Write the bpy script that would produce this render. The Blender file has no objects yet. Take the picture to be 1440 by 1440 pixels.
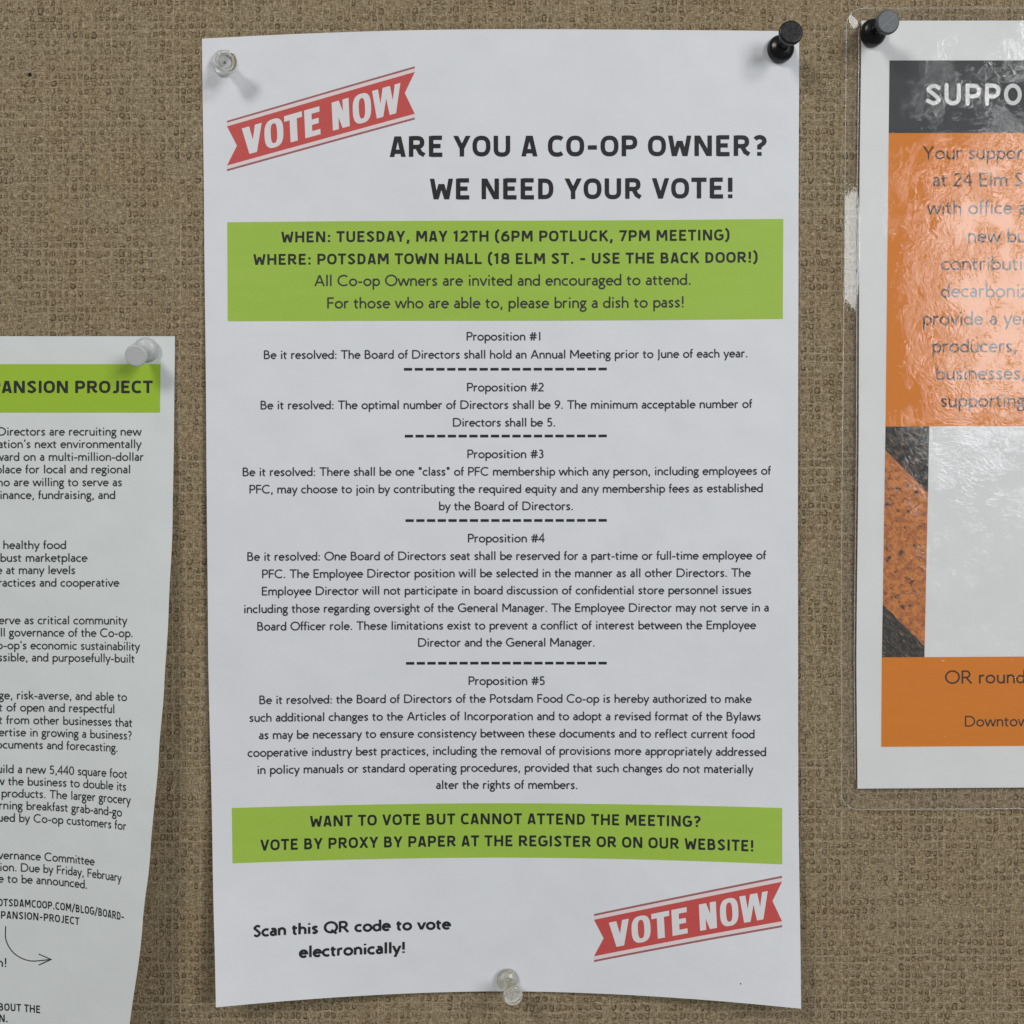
import bpy, math, random
from math import radians, sin, cos, pi
random.seed(7)

# ------------------------------------------------------------------ camera, world, lights, exposure
S = 0.000257            # metres of pinboard per pixel of a 1440 px frame
D = 0.390               # lens to board
sc = bpy.context.scene
C = sc.collection
cam = bpy.data.cameras.new('camera')
cam.sensor_width = 36.0
cam.angle = 2 * math.atan(720 * S / D)
cam.clip_start = 0.01
cam.clip_end = 50
camo = bpy.data.objects.new('camera', cam)
camo.location = (0, -D, 0)
camo.rotation_euler = (pi / 2, 0, 0)
C.objects.link(camo)
sc.camera = camo

world = bpy.data.worlds.new('World')
sc.world = world
world.use_nodes = True
world.node_tree.nodes['Background'].inputs[0].default_value = (0.92, 0.95, 1.0, 1)
world.node_tree.nodes['Background'].inputs[1].default_value = 0.12

def area(name, loc, target, sx, sy, power, col):
    l = bpy.data.lights.new(name, 'AREA')
    l.shape = 'RECTANGLE'
    l.size, l.size_y, l.energy, l.color = sx, sy, power, col
    o = bpy.data.objects.new(name, l)
    o.location = loc
    d = [target[i] - loc[i] for i in range(3)]
    import mathutils
    o.rotation_euler = mathutils.Vector(d).to_track_quat('-Z', 'Y').to_euler()
    C.objects.link(o)
    return o

# a bright window behind the photographer to the right (the glare on the laminate), ceiling lights in front
area('window_light', (1.87, -2.5, 0.61), (1.87, 0, 0.61), 1.45, 0.80, 32, (0.95, 0.98, 1.0))
area('ceiling_light_left', (-1.15, -1.75, 1.30), (0, 0, 0), 0.55, 0.55, 16, (1.0, 0.98, 0.95))
area('ceiling_light_right', (1.24, -1.5, 1.03), (0, 0, 0), 0.4, 0.4, 7.0, (1.0, 0.98, 0.96))

sc.view_settings.view_transform = 'Standard'
sc.view_settings.look = 'None'
sc.view_settings.gamma = 1
sc.view_settings.exposure = 0.27

# ------------------------------------------------------------------ materials
def mat(name):
    m = bpy.data.materials.new(name)
    m.use_nodes = True
    nt = m.node_tree
    return m, nt, nt.nodes['Principled BSDF']

class G:
    """tiny node-graph helper"""
    def __init__(s, nt): s.nt = nt
    def n(s, t, **k):
        x = s.nt.nodes.new(t)
        for a, b in k.items(): setattr(x, a, b)
        return x
    def put(s, inp, v):
        if isinstance(v, bpy.types.NodeSocket): s.nt.links.new(v, inp)
        elif v is not None: inp.default_value = v
    def m(s, op, a, b=None, c=None, clamp=False):
        x = s.n('ShaderNodeMath', operation=op, use_clamp=clamp)
        for i, v in enumerate((a, b, c)): s.put(x.inputs[i], v)
        return x.outputs[0]
    def ramp(s, v, a, b, c=0.0, d=1.0):
        x = s.n('ShaderNodeMapRange', interpolation_type='SMOOTHSTEP')
        for i, q in enumerate((v, a, b, c, d)): s.put(x.inputs[i], q)
        return x.outputs[0]
    def noise(s, vec, scale, detail=2.0, rough=0.5, out='Fac'):
        x = s.n('ShaderNodeTexNoise')
        s.put(x.inputs['Vector'], vec); s.put(x.inputs['Scale'], scale)
        s.put(x.inputs['Detail'], detail); s.put(x.inputs['Roughness'], rough)
        return x.outputs[out]
    def xyz(s, a, b, c=0.0):
        x = s.n('ShaderNodeCombineXYZ')
        for i, v in enumerate((a, b, c)): s.put(x.inputs[i], v)
        return x.outputs[0]
    def mix(s, f, a, b, mode='MIX'):
        x = s.n('ShaderNodeMix', data_type='RGBA', blend_type=mode)
        s.put(x.inputs[0], f); s.put(x.inputs[6], a); s.put(x.inputs[7], b)
        return x.outputs[2]

def coords(g):
    """surface position in picture-sized units (1 unit = 1 S of cloth or paper)"""
    tc = g.n('ShaderNodeTexCoord')
    sep = g.n('ShaderNodeSeparateXYZ')
    g.put(sep.inputs[0], tc.outputs['Object'])
    return g.m('MULTIPLY', sep.outputs[0], 1 / S), g.m('MULTIPLY', sep.outputs[2], 1 / S), tc.outputs['Object']

def bump(g, h, strength, dist, base=None):
    b = g.n('ShaderNodeBump')
    g.put(b.inputs['Height'], h); g.put(b.inputs['Strength'], strength); g.put(b.inputs['Distance'], dist)
    if base is not None: g.put(b.inputs['Normal'], base)
    return b.outputs[0]

def make_paper(name, col, rough=0.6):
    m, nt, p = mat(name); g = G(nt)
    x, z, o = coords(g)
    v = g.xyz(x, z)
    f = g.noise(v, 0.012, 3)
    fine = g.noise(v, 0.55, 3)
    c = g.mix(g.ramp(f, .3, .7), (*[q * .965 for q in col], 1), (*col, 1))
    c = g.mix(g.m('MULTIPLY', fine, .10), c, (*[q * .8 for q in col], 1))
    g.put(p.inputs['Base Color'], c)
    p.inputs['Roughness'].default_value = rough
    p.inputs['Specular IOR Level'].default_value = .25
    wav = g.noise(v, 0.02, 1)
    hgt = g.m('ADD', g.m('MULTIPLY', fine, .00001), g.m('MULTIPLY', wav, .0004))
    g.put(p.inputs['Normal'], bump(g, hgt, 1.0, 1.0))
    return m

def make_ink(name, col, rough=.55, var=.12, light=None, speck=0.0):
    """printed ink: slightly uneven toner coverage"""
    m, nt, p = mat(name); g = G(nt)
    x, z, o = coords(g)
    v = g.xyz(x, z)
    f = g.noise(v, 0.5, 4, .7)
    lo = g.noise(g.xyz(g.m('MULTIPLY', x, .008), g.m('MULTIPLY', z, .05)), 1.0, 2)
    light = light or [min(1, q * 1.5 + .02) for q in col]
    fac = g.m('ADD', g.m('MULTIPLY', g.ramp(f, .35, .75), var), g.m('MULTIPLY', lo, var), clamp=True)
    c = g.mix(fac, (*col, 1), (*light, 1))
    g.put(p.inputs['Base Color'], c)
    p.inputs['Roughness'].default_value = rough
    p.inputs['Specular IOR Level'].default_value = .3
    return m

M = {}
M['paper'] = make_paper('white_copy_paper', (.80, .815, .84))
M['paper_left'] = make_paper('grey_white_copy_paper', (.74, .77, .76))
M['card'] = make_paper('laminated_white_paper', (.86, .865, .87))
M['black'] = make_ink('black_toner', (.014, .014, .017), light=(.045, .045, .048), var=.25)
M['body'] = make_ink('body_toner', (.024, .025, .028), light=(.09, .09, .095), var=.3)
M['green'] = make_ink('green_ink', (.33, .53, .055), light=(.44, .62, .11), var=.45)
M['green_left'] = make_ink('bright_green_ink', (.33, .52, .030), light=(.40, .60, .045), var=.30)
M['red'] = make_ink('red_ink', (.56, .065, .058), light=(.66, .13, .12), var=.45)
M['stripe'] = make_ink('dull_red_stripe_ink', (.36, .12, .12), var=.15)
M['pink'] = make_ink('pale_pink_ink', (.80, .67, .68), var=.1)
M['white_print'] = make_ink('unprinted_white', (.78, .76, .77), var=.05)
M['orange'] = make_ink('orange_ink', (.76, .22, .010), light=(.82, .29, .025), var=.25)
M['charcoal'] = make_ink('charcoal_ink', (.026, .030, .033), light=(.085, .092, .097), var=.30)
M['poster_text'] = make_ink('dark_brown_toner', (.045, .028, .020), light=(.07, .05, .04), var=.2)
M['poster_white'] = make_ink('poster_white_lettering', (.72, .73, .72), var=.05)

# --- woven cloth of the pinboard
def make_cloth():
    m, nt, p = mat('beige_woven_cloth'); g = G(nt)
    x, z, o = coords(g)
    # uneven yarn spacing: the warp follows x only, the weft z only, both wander a little
    wx = g.noise(g.xyz(g.m('MULTIPLY', x, .045), g.m('MULTIPLY', z, .004), 3.1), 1.0, 1)
    wz = g.noise(g.xyz(g.m('MULTIPLY', z, .045), g.m('MULTIPLY', x, .004), 9.7), 1.0, 1)
    jx = g.noise(g.xyz(x, z, 1.3), .07, 2)
    jz = g.noise(g.xyz(x, z, 7.7), .07, 2)
    u = g.m('ADD', g.m('MULTIPLY', x, 1 / 9.6), g.m('ADD', g.m('MULTIPLY', wx, .9), g.m('MULTIPLY', jx, .5)))
    v = g.m('ADD', g.m('MULTIPLY', z, 1 / 11.4), g.m('ADD', g.m('MULTIPLY', wz, .8), g.m('MULTIPLY', jz, .5)))
    fu, fv = g.m('FRACT', u), g.m('FRACT', v)
    iu, iv = g.m('FLOOR', u), g.m('FLOOR', v)
    def wn(a, b, w):
        q = g.n('ShaderNodeTexWhiteNoise', noise_dimensions='3D')
        g.put(q.inputs[0], g.xyz(a, b, w)); return q.outputs[0]
    r1, r2, r3, r4 = wn(iu, iv, 1.5), wn(iu, iv, 4.5), wn(iu, iv, 8.5), wn(iu, iv, 12.5)
    row, colr = wn(iv, 0.0, 2.5), wn(iu, 0.0, 3.5)
    # gap between yarns: a rounded square with a darker rim
    edge = g.m('MULTIPLY', g.m('SUBTRACT', g.noise(g.xyz(x, z, 2.0), .22, 2), .5), .42)
    cx = g.m('SUBTRACT', fu, g.m('ADD', .42, g.m('MULTIPLY', r3, .16)))
    cz = g.m('SUBTRACT', fv, g.m('ADD', .42, g.m('MULTIPLY', r4, .16)))
    sx = g.m('ADD', .20, g.m('MULTIPLY', r1, .16))
    sz = g.m('ADD', .18, g.m('MULTIPLY', r2, .15))
    ax = g.m('POWER', g.m('ABSOLUTE', g.m('DIVIDE', cx, sx)), 2.8)
    az = g.m('POWER', g.m('ABSOLUTE', g.m('DIVIDE', cz, sz)), 2.8)
    d = g.m('ADD', g.m('POWER', g.m('ADD', ax, az), 1 / 2.8), edge)
    rim = g.m('MULTIPLY', g.ramp(d, .55, .92), g.ramp(d, 1.38, 1.02))
    rim = g.m('MULTIPLY', rim, g.ramp(g.m('ADD', g.noise(g.xyz(x, z, 17.0), .16, 2), g.m('MULTIPLY', g.m('SUBTRACT', cx, cz), .22)), .36, .54, .15, 1.0))  # broken rim, darker at lower right: one-sided shade painted into the gap colour
    inside = g.ramp(d, 1.05, .8)
    patch = g.noise(g.xyz(x, z, 5.0), .022, 3, .6)
    slubx = g.noise(g.xyz(g.m('MULTIPLY', x, .055), g.m('MULTIPLY', z, .006), 1.0), 1.0, 2)
    slubz = g.noise(g.xyz(g.m('MULTIPLY', z, .055), g.m('MULTIPLY', x, .006), 6.0), 1.0, 2)
    dens = g.m('ADD', g.m('ADD', patch, g.m('MULTIPLY', g.m('SUBTRACT', slubx, .5), 1.5)),
               g.m('ADD', g.m('MULTIPLY', g.m('SUBTRACT', slubz, .5), 1.1), g.m('MULTIPLY', g.m('SUBTRACT', row, .5), .14)))
    pres = g.ramp(g.m('ADD', dens, g.m('MULTIPLY', g.m('SUBTRACT', wn(iu, iv, 20.5), .5), .45)), .27, .50)
    # fine fibres, running along the yarns and curling
    curl = g.n('ShaderNodeTexNoise'); g.put(curl.inputs['Vector'], g.xyz(x, z)); curl.inputs['Scale'].default_value = .12
    cv = g.n('ShaderNodeVectorMath', operation='MULTIPLY_ADD')
    g.put(cv.inputs[0], curl.outputs['Color']); cv.inputs[1].default_value = (7, 7, 0); g.put(cv.inputs[2], g.xyz(x, z))
    sep = g.n('ShaderNodeSeparateXYZ'); g.put(sep.inputs[0], cv.outputs[0])
    fh = g.noise(g.xyz(g.m('MULTIPLY', sep.outputs[0], .13), g.m('MULTIPLY', sep.outputs[1], .55)), 1.0, 3, .65)
    fw = g.noise(g.xyz(g.m('MULTIPLY', sep.outputs[0], .55), g.m('MULTIPLY', sep.outputs[1], .13), 4.0), 1.0, 3, .65)
    fib = g.m('MAXIMUM', g.ramp(fh, .50, .66), g.ramp(fw, .50, .66))
    dk = g.m('MAXIMUM', g.ramp(fh, .48, .34), g.ramp(fw, .48, .34))
    # yarn lines on top of the gaps
    lu = g.ramp(g.m('ABSOLUTE', g.m('SUBTRACT', fu, .5)), .42, .47)
    lv = g.ramp(g.m('ABSOLUTE', g.m('SUBTRACT', fv, .5)), .43, .475)
    line = g.m('MULTIPLY', g.m('MAXIMUM', g.m('MULTIPLY', lu, g.ramp(colr, .3, .8)), g.m('MULTIPLY', lv, g.ramp(row, .3, .8))), .85)
    base = g.mix(g.ramp(g.noise(g.xyz(x, z, 11.0), .012, 3), .3, .7), (.322, .238, .138, 1), (.332, .262, .160, 1))
    c = g.mix(g.m('MULTIPLY', fib, .75), base, (.56, .455, .305, 1))
    c = g.mix(g.m('MULTIPLY', dk, .75), c, (.125, .085, .038, 1))
    line = g.m('MULTIPLY', line, g.ramp(g.noise(g.xyz(x, z, 13.0), .06, 2), .40, .58))
    c = g.mix(line, c, (.53, .435, .29, 1))
    gap = g.m('MULTIPLY', rim, g.m('MULTIPLY', pres, g.m('ADD', .45, g.m('MULTIPLY', r2, .55))))
    c = g.mix(g.m('MULTIPLY', gap, .85), c, (.060, .040, .018, 1))
    c = g.mix(g.m('MULTIPLY', g.m('MULTIPLY', inside, pres), .16), c, (.15, .105, .055, 1))
    g.put(p.inputs['Base Color'], c)
    p.inputs['Roughness'].default_value = .92
    p.inputs['Specular IOR Level'].default_value = .15
    h = g.m('ADD', g.m('MULTIPLY', gap, -1.0), g.m('ADD', g.m('MULTIPLY', fib, .45), g.m('ADD', g.m('MULTIPLY', line, .5), g.m('MULTIPLY', dk, -.4))))
    g.put(p.inputs['Normal'], bump(g, h, .8, .00028))
    return m
M['cloth'] = make_cloth()

def make_core():
    m, nt, p = mat('board_core_fibre'); g = G(nt)
    x, z, o = coords(g)
    c = g.mix(g.noise(o, 900, 3), (.22, .16, .09, 1), (.34, .26, .16, 1))
    g.put(p.inputs['Base Color'], c); p.inputs['Roughness'].default_value = .95
    return m
M['core'] = make_core()

# --- worn black and orange hazard-stripe photograph printed on the poster
def make_hazard():
    m, nt, p = mat('worn_hazard_stripe_print'); g = G(nt)
    x, z, o = coords(g)     # local: x right, z up, origin at the stripe's lower left corner
    v = g.xyz(x, z)
    wob = g.m('MULTIPLY', g.noise(v, .12, 3), 5)
    s = g.m('ADD', g.m('ADD', z, g.m('MULTIPLY', x, 1.0)), wob)
    isor = g.m('MULTIPLY', g.m('GREATER_THAN', s, 77), g.m('LESS_THAN', s, 296))
    grime = g.noise(v, .10, 6, .75)
    scr = g.noise(g.xyz(g.m('MULTIPLY', g.m('ADD', x, z), .35), g.m('MULTIPLY', g.m('SUBTRACT', x, z), .05)), 1.0, 5, .7)
    vor = g.n('ShaderNodeTexVoronoi', feature='F1'); g.put(vor.inputs['Vector'], v); vor.inputs['Scale'].default_value = .11
    spot = g.m('MULTIPLY', g.ramp(vor.outputs['Distance'], .42, .25), g.ramp(grime, .50, .56))
    orange = g.mix(g.ramp(grime, .42, .58), (.70, .25, .05, 1), (.46, .14, .035, 1))
    orange = g.mix(g.m('MULTIPLY', g.ramp(scr, .54, .62), .7), orange, (.12, .06, .04, 1))
    orange = g.mix(spot, orange, (.06, .045, .035, 1))
    dark = g.mix(g.ramp(grime, .42, .62), (.012, .012, .013, 1), (.07, .06, .05, 1))
    dark = g.mix(g.m('MULTIPLY', g.ramp(scr, .56, .63), .75), dark, (.45, .25, .10, 1))
    c = g.mix(isor, dark, orange)
    g.put(p.inputs['Base Color'], c); p.inputs['Roughness'].default_value = .6
    return m
M['hazard'] = make_hazard()

# --- laminate film: clear, crinkled, mirror-like
def make_film(name, rim=False):
    m, nt, p = mat(name); g = G(nt)
    nt.nodes.remove(p)
    out = [n for n in nt.nodes if n.type == 'OUTPUT_MATERIAL'][0]
    x, z, o = coords(g)
    v = g.xyz(x, z)
    warp = g.n('ShaderNodeTexNoise'); g.put(warp.inputs['Vector'], v); warp.inputs['Scale'].default_value = .045; warp.inputs['Detail'].default_value = 2
    vm = g.n('ShaderNodeVectorMath', operation='MULTIPLY_ADD')
    g.put(vm.inputs[0], warp.outputs['Color']); vm.inputs[1].default_value = (26, 26, 0); g.put(vm.inputs[2], v)
    big = g.noise(v, .010, 2)
    mid = g.noise(vm.outputs[0], .10, 3, .55)
    fine = g.noise(vm.outputs[0], .30, 2, .6)
    ridg = g.m('ABSOLUTE', g.m('SUBTRACT', mid, .5))
    calm = g.ramp(g.noise(v, .014, 2), .38, .62, .12, 1.0)
    calm = g.m('MULTIPLY', calm, g.m('MULTIPLY', g.ramp(x, -404, -325, .06, 1.0), g.ramp(z, 704, 660, .10, 1.0)))   # the free margin is not crinkled
    h = g.m('ADD', g.m('MULTIPLY', big, .00026),
            g.m('MULTIPLY', calm, g.m('ADD', g.m('MULTIPLY', ridg, .00023), g.m('MULTIPLY', fine, .00008))))
    nrm = bump(g, h, 1.0, 1.0)
    tr = g.n('ShaderNodeBsdfTransparent'); tr.inputs[0].default_value = (.985, .985, .98, 1)
    gl = g.n('ShaderNodeBsdfGlossy'); gl.inputs['Roughness'].default_value = .015
    g.put(gl.inputs['Normal'], nrm)
    fr = g.n('ShaderNodeFresnel'); 
    geo = g.n('ShaderNodeNewGeometry')
    g.put(fr.inputs[0], g.m('POWER', 1.53, g.m('SUBTRACT', 1.0, g.m('MULTIPLY', geo.outputs['Backfacing'], 2.0))))   # same thin sheet seen from either side
    mx = g.n('ShaderNodeMixShader')
    df = g.n('ShaderNodeBsdfDiffuse'); df.inputs[0].default_value = (.8, .8, .8, 1)    # faint white veil: plastic haze plus the room's reflection put in as colour
    m0 = g.n('ShaderNodeMixShader'); m0.inputs[0].default_value = .018
    g.put(m0.inputs[1], tr.outputs[0]); g.put(m0.inputs[2], df.outputs[0])
    g.put(mx.inputs[0], fr.outputs[0]); g.put(mx.inputs[1], m0.outputs[0]); g.put(mx.inputs[2], gl.outputs[0])
    last = mx.outputs[0]
    nt.links.new(last, out.inputs[0])
    return m
M['film'] = make_film('clear_crinkled_laminate')

def make_plastic(name, col, rough, trans=0.0, scratch=0.0, ior=1.49):
    m, nt, p = mat(name); g = G(nt)
    tc = g.n('ShaderNodeTexCoord')
    n = g.noise(tc.outputs['Object'], 1400, 4, .6)
    c = g.mix(g.ramp(n, .45, .75), (*col, 1), (*[min(1, q * (1 + scratch) + scratch * .03) for q in col], 1))
    g.put(p.inputs['Base Color'], c)
    g.put(p.inputs['Roughness'], g.ramp(n, .2, .8, rough * .8, rough * 1.3))
    p.inputs['Transmission Weight'].default_value = trans
    p.inputs['IOR'].default_value = ior
    g.put(p.inputs['Normal'], bump(g, g.noise(tc.outputs['Object'], 350, 1), .05, .0004))
    return m
M['pin_black'] = make_plastic('glossy_black_plastic', (.005, .005, .006), .26, scratch=.1)
M['pin_scuffed'] = make_plastic('scuffed_black_plastic', (.075, .085, .09), .45, scratch=1.2)
M['pin_clear'] = make_plastic('clear_plastic', (.97, .965, .93), .05, trans=.97)
M['pin_clear_warm'] = make_plastic('yellowed_clear_plastic', (.95, .93, .84), .14, trans=.90)
M['pin_frost'] = make_plastic('frosted_white_plastic', (.74, .76, .75), .30, trans=.25)
ms, nt, p = mat('steel_needle'); p.inputs['Metallic'].default_value = 1; p.inputs['Base Color'].default_value = (.6, .6, .6, 1); p.inputs['Roughness'].default_value = .25
M['steel'] = ms

# ------------------------------------------------------------------ object helpers
def link(name, verts, faces, material, parent=None, smooth=False, kind=None, loc=None):
    me = bpy.data.meshes.new(name)
    off = parent.location if parent else (0, 0, 0)
    if parent and parent.parent: off = [parent.location[i] + parent.parent.location[i] for i in range(3)]
    if loc is not None: base = loc
    else: base = off
    me.from_pydata([(v[0] - base[0], v[1] - base[1], v[2] - base[2]) for v in verts], [], faces)
    me.materials.append(material)
    if smooth: me.polygons.foreach_set('use_smooth', [True] * len(me.polygons))
    me.update()
    o = bpy.data.objects.new(name, me)
    C.objects.link(o)
    if loc is not None: o.location = [loc[i] - off[i] for i in range(3)]
    if parent: o.parent = parent
    if kind: o['kind'] = kind
    return o

def thing(name, label, cat, loc, group=None):
    o = bpy.data.objects.new(name, None)
    o.empty_display_size = .01
    o.location = loc
    o['label'] = label; o['category'] = cat
    if group: o['group'] = group
    C.objects.link(o)
    return o

def interp(tab, y):
    if y <= tab[0][0]: return tab[0][1]
    for (a, b), (c, d) in zip(tab, tab[1:]):
        if y <= c:
            t = (y - a) / (c - a); t = t * t * (3 - 2 * t) * .5 + t * .5
            return b + (d - b) * t
    return tab[-1][1]

class Surf:
    """a sheet of paper: bend(x,y) gives the sag of a printed row, lift(x,y) the height off the board in mm"""
    def __init__(s, bend, lift): s.bend, s.lift = bend, lift
    def at(s, x, y, up=0.0):
        yy = y + s.bend(x, y)
        h = (s.lift(x, y) + up) * .001
        k = (D - h) / D
        return ((x - 720) * S * k, -h, (720 - yy) * S * k)
    def unbend(s, x, y):
        q = y
        for _ in range(6): q = y - s.bend(x, q)
        return q

def grid(surf, fx, fy, nx, ny, up, s_extra=None):
    """fx(s,t), fy(s,t) with s,t in 0..1"""
    vs, fs = [], []
    for j in range(ny + 1):
        for i in range(nx + 1):
            s, t = i / nx, j / ny
            vs.append(surf.at(fx(s, t), fy(s, t), up))
    for j in range(ny):
        for i in range(nx):
            a = j * (nx + 1) + i
            fs.append((a, a + nx + 1, a + nx + 2, a + 1))
    return vs, fs

def sheet(name, surf, fx, fy, nx, ny, material, parent, thick=.1):
    """a sheet with a real thickness"""
    v1, f1 = grid(surf, fx, fy, nx, ny, 0)
    v2, f2 = grid(surf, fx, fy, nx, ny, -thick)
    n = len(v1)
    fs = f1 + [tuple(reversed([a + n for a in f])) for f in f2]
    ring = [i for i in range(nx + 1)] + [(j + 1) * (nx + 1) + nx for j in range(ny)] + \
           [ny * (nx + 1) + nx - 1 - i for i in range(nx)] + [(ny - 1 - j) * (nx + 1) for j in range(ny - 1)]
    for a, b in zip(ring, ring[1:] + ring[:1]):
        fs.append((a, b, b + n, a + n))
    return link(name, v1 + v2, fs, material, parent, smooth=False)

# ------------------------------------------------------------------ lettering: own stroke alphabets
def arc(cx, cy, rx, ry, a0, a1, n=None, e=2.0):
    n = n or max(4, int(abs(a1 - a0) / 20))
    r = []
    for i in range(n + 1):
        a = radians(a0 + (a1 - a0) * i / n)
        c, s = cos(a), sin(a)
        r.append((cx + rx * math.copysign(abs(c) ** (2 / e), c), cy + ry * math.copysign(abs(s) ** (2 / e), s)))
    return r

def ell(cx, cy, rx, ry, e=2.0, n=20):
    return arc(cx, cy, rx, ry, 0, 360, n, e)        # closed: first equals last

def spl(*p, k=5):
    """Catmull-Rom through the points"""
    q = [p[0]] + list(p) + [p[-1]]
    r = []
    for i in range(1, len(q) - 2):
        a, b, c, d = q[i - 1:i + 3]
        for j in range(k):
            t = j / k
            r.append(tuple(.5 * (2 * b[m] + (c[m] - a[m]) * t + (2 * a[m] - 5 * b[m] + 4 * c[m] - d[m]) * t * t +
                                 (3 * b[m] - a[m] - 3 * c[m] + d[m]) * t ** 3) for m in (0, 1)))
    r.append(p[-1])
    return r

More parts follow.
